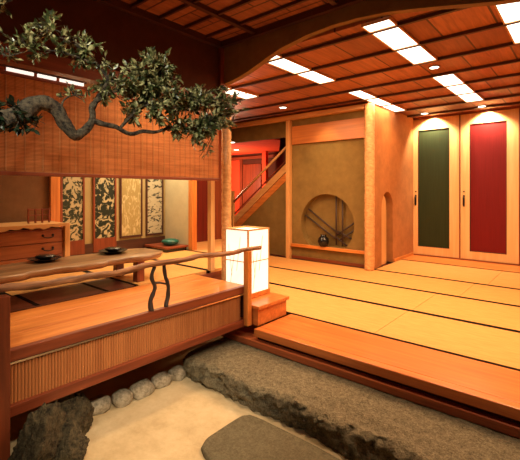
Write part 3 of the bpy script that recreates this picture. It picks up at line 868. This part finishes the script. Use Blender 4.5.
def rv():
    while True:
        v = Vector((random.uniform(-1, 1), random.uniform(-1, 1), random.uniform(-1, 1)))
        if .05 < v.length < 1: return v
def cluster(anchors, c, rx, ry, rd, ntw, nlf, ln, m=M_leaf, asp=.42):
    cen = T(*c); s = D(c[0])/F
    bt_, bl = bmesh.new(), bmesh.new()
    A = [T(*a) for a in anchors]
    for i in range(ntw):
        v = rv()
        e = cen+RT*(v.x*rx*s)+FW*(v.y*rd)+Vector((0, 0, v.z*ry*s))
        a = min(A, key=lambda q: (q-e).length)
        mid = (a+e)/2+rv()*.03
        path = smooth_path([a, mid, e], 4)
        tube(bt_, path, .0028, .0012, 5)
        for k in range(nlf):
            tt = random.uniform(.35, 1.0); q = path[int(tt*(len(path)-1))]
            d = ((e-a).normalized()*.6+rv()*1.0)
            up = Vector((0, 0, 1))*.7+rv()
            l = ln*random.uniform(.7, 1.3)
            leaf(bl, q+rv()*.006, d, up, l, l*asp*random.uniform(.8, 1.2))
    obj('twigs', bt_, M_bark, t)
    obj('foliage', bl, m, t)
LN = .038
cluster([(160, 72), (145, 80), (128, 88)], (150, 76), 36, 27, .12, 100, 12, LN)
cluster([(150, 104), (172, 98), (133, 115), (128, 88)], (155, 104), 36, 24, .12, 85, 12, LN)
cluster([(190, 100), (198, 128), (172, 98)], (211, 112), 39, 28, .12, 125, 12, LN)
cluster([(198, 128), (175, 127), (215, 120)], (190, 134), 30, 15, .08, 40, 9, LN)
cluster([(215, 120)], (203, 157), 4, 6, .02, 4, 4, LN)
cluster([(190, 100), (215, 120)], (232, 96), 14, 12, .06, 20, 8, LN)
cluster([(100, 93), (108, 80), (112, 92)], (112, 84), 18, 22, .08, 34, 8, LN*.95)
cluster([(98, 66), (84, 50), (70, 38)], (85, 52), 24, 18, .06, 30, 8, LN)
cluster([(70, 38), (52, 28)], (48, 28), 30, 15, .06, 22, 8, LN*1.05)
cluster([(60, 52), (35, 50), (10, 56)], (30, 48), 36, 11, .06, 22, 7, LN)
cluster([(42, 34), (20, 44)], (14, 40), 18, 16, .05, 9, 6, LN)
cluster([(75, 95), (86, 96)], (70, 92), 18, 8, .05, 10, 5, LN*.8)
cluster([(0, 5), (12, 0)], (-2, 2), 14, 10, .05, 8, 5, LN)
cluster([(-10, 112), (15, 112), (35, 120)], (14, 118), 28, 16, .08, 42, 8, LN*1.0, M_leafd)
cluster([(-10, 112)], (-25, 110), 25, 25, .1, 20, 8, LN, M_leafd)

# ------------------------------------------------------------------ lights
def lamp(kind, name, loc, energy, col, size=.3, rot=None, target=None, spot=None, blend=.6, sy=None):
    d = bpy.data.lights.new(name, kind); d.energy = energy; d.color = col
    if kind == 'AREA':
        d.size = size
        if sy: d.shape = 'RECTANGLE'; d.size_y = sy
    else: d.shadow_soft_size = size
    if kind == 'SPOT': d.spot_size = math.radians(spot); d.spot_blend = blend
    o = bpy.data.objects.new(name, d); COL.objects.link(o); o.location = loc
    if target is not None:
        o.rotation_euler = (Vector(target)-Vector(loc)).to_track_quat('-Z', 'Y').to_euler()
    return o
WARM = (1, .58, .27)
lamp('AREA', 'room_light_row', (-2.45, 4.8, ZC-.05), 32, WARM, .2, target=(-2.45, 4.8, 0), sy=3.0)
lamp('AREA', 'room_light_row', (-1.31, 4.8, ZC-.05), 66, WARM, .2, target=(-1.31, 4.8, 0), sy=3.0)
lamp('AREA', 'room_light_row', (-.41, 3.9, ZC-.05), 66, WARM, .2, target=(-.41, 3.9, 0), sy=1.6)
lamp('AREA', 'room_light_row', (-3.7, 4.0, ZC-.05), 42, WARM, .2, target=(-3.7, 4.0, 0), sy=1.1)
lamp('SPOT', 'door_washer', (-2.19, 7.30, ZC-.03), 90, (1, .78, .5), .03, target=(-2.19, 7.5, 2.4), spot=120, blend=.5)
lamp('SPOT', 'door_washer', (-1.31, 7.30, ZC-.03), 90, (1, .78, .5), .03, target=(-1.31, 7.5, 2.4), spot=120, blend=.5)
lamp('SPOT', 'tokonoma_spot', (-3.3, 5.3, ZC-.14), 16, (1, .72, .38), .04, target=(-3.35, 5.72, 2.0), spot=80, blend=.8)
lamp('SPOT', 'niche_wall_spot', (-2.25, 6.1, ZC-.05), 26, (1, .5, .2), .04, target=(-2.54, 6.6, 1.6), spot=90, blend=.8)
lamp('POINT', 'hallway_light', (-6.9, 6.7, 1.75), 110, (1, .6, .38), .15)
lamp('AREA', 'side_room_light', (-4.55, 3.1, 2.7), 34, (1, .80, .5), .5, target=(-4.8, 3.2, 0), sy=.8)
lamp('SPOT', 'yard_spot', (-.2, .3, 2.35), 265, (1, .80, .52), .06, target=(-2.25, 1.45, 0.0), spot=36, blend=1)
lamp('SPOT', 'step_fill', (-.1, 2.35, 3.0), 120, (1, .72, .45), .1, target=(-.75, 2.62, .2), spot=88, blend=1)  # unseen lamp added overhead to brighten the slab top, not its face
lamp('SPOT', 'deck_spot', (-2.35, 1.95, 3.05), 120, (1, .70, .38), .06, target=(-2.75, 2.0, .7), spot=84, blend=.9)
lamp('AREA', 'blind_backlight', (-3.9, 2.0, 2.7), 22, (1, .72, .40), .4, target=(-3.2, 2.1, 1.9), sy=1.2)  # unseen lamp added behind the blind so light comes through it
lamp('SPOT', 'tree_fill', (-.9, -.1, 2.7), 110, (1, .93, .72), .04, target=(-1.80, 1.0, 1.85), spot=62, blend=.8)  # unseen lamp added to light the leaves and the blind's front

w = bpy.data.worlds.new('World'); C.world = w; w.use_nodes = True
bg = w.node_tree.nodes['Background']; bg.inputs[0].default_value = (1, .62, .38, 1); bg.inputs[1].default_value = .035

cam = bpy.data.cameras.new('camera'); co = bpy.data.objects.new('camera', cam); COL.objects.link(co)
co.location = (0, 0, EYE); co.rotation_euler = (PI/2, 0, TH)
cam.sensor_width = 36; cam.lens = F/520*36; cam.shift_y = -39/520; cam.clip_start = .05
C.camera = co
C.view_settings.view_transform = 'Standard'; C.view_settings.look = 'None'; C.view_settings.gamma = 1; C.view_settings.use_curve_mapping = False
C.view_settings.exposure = 0.1
for o in bpy.data.objects:
    if '_w' in o: del o['_w']
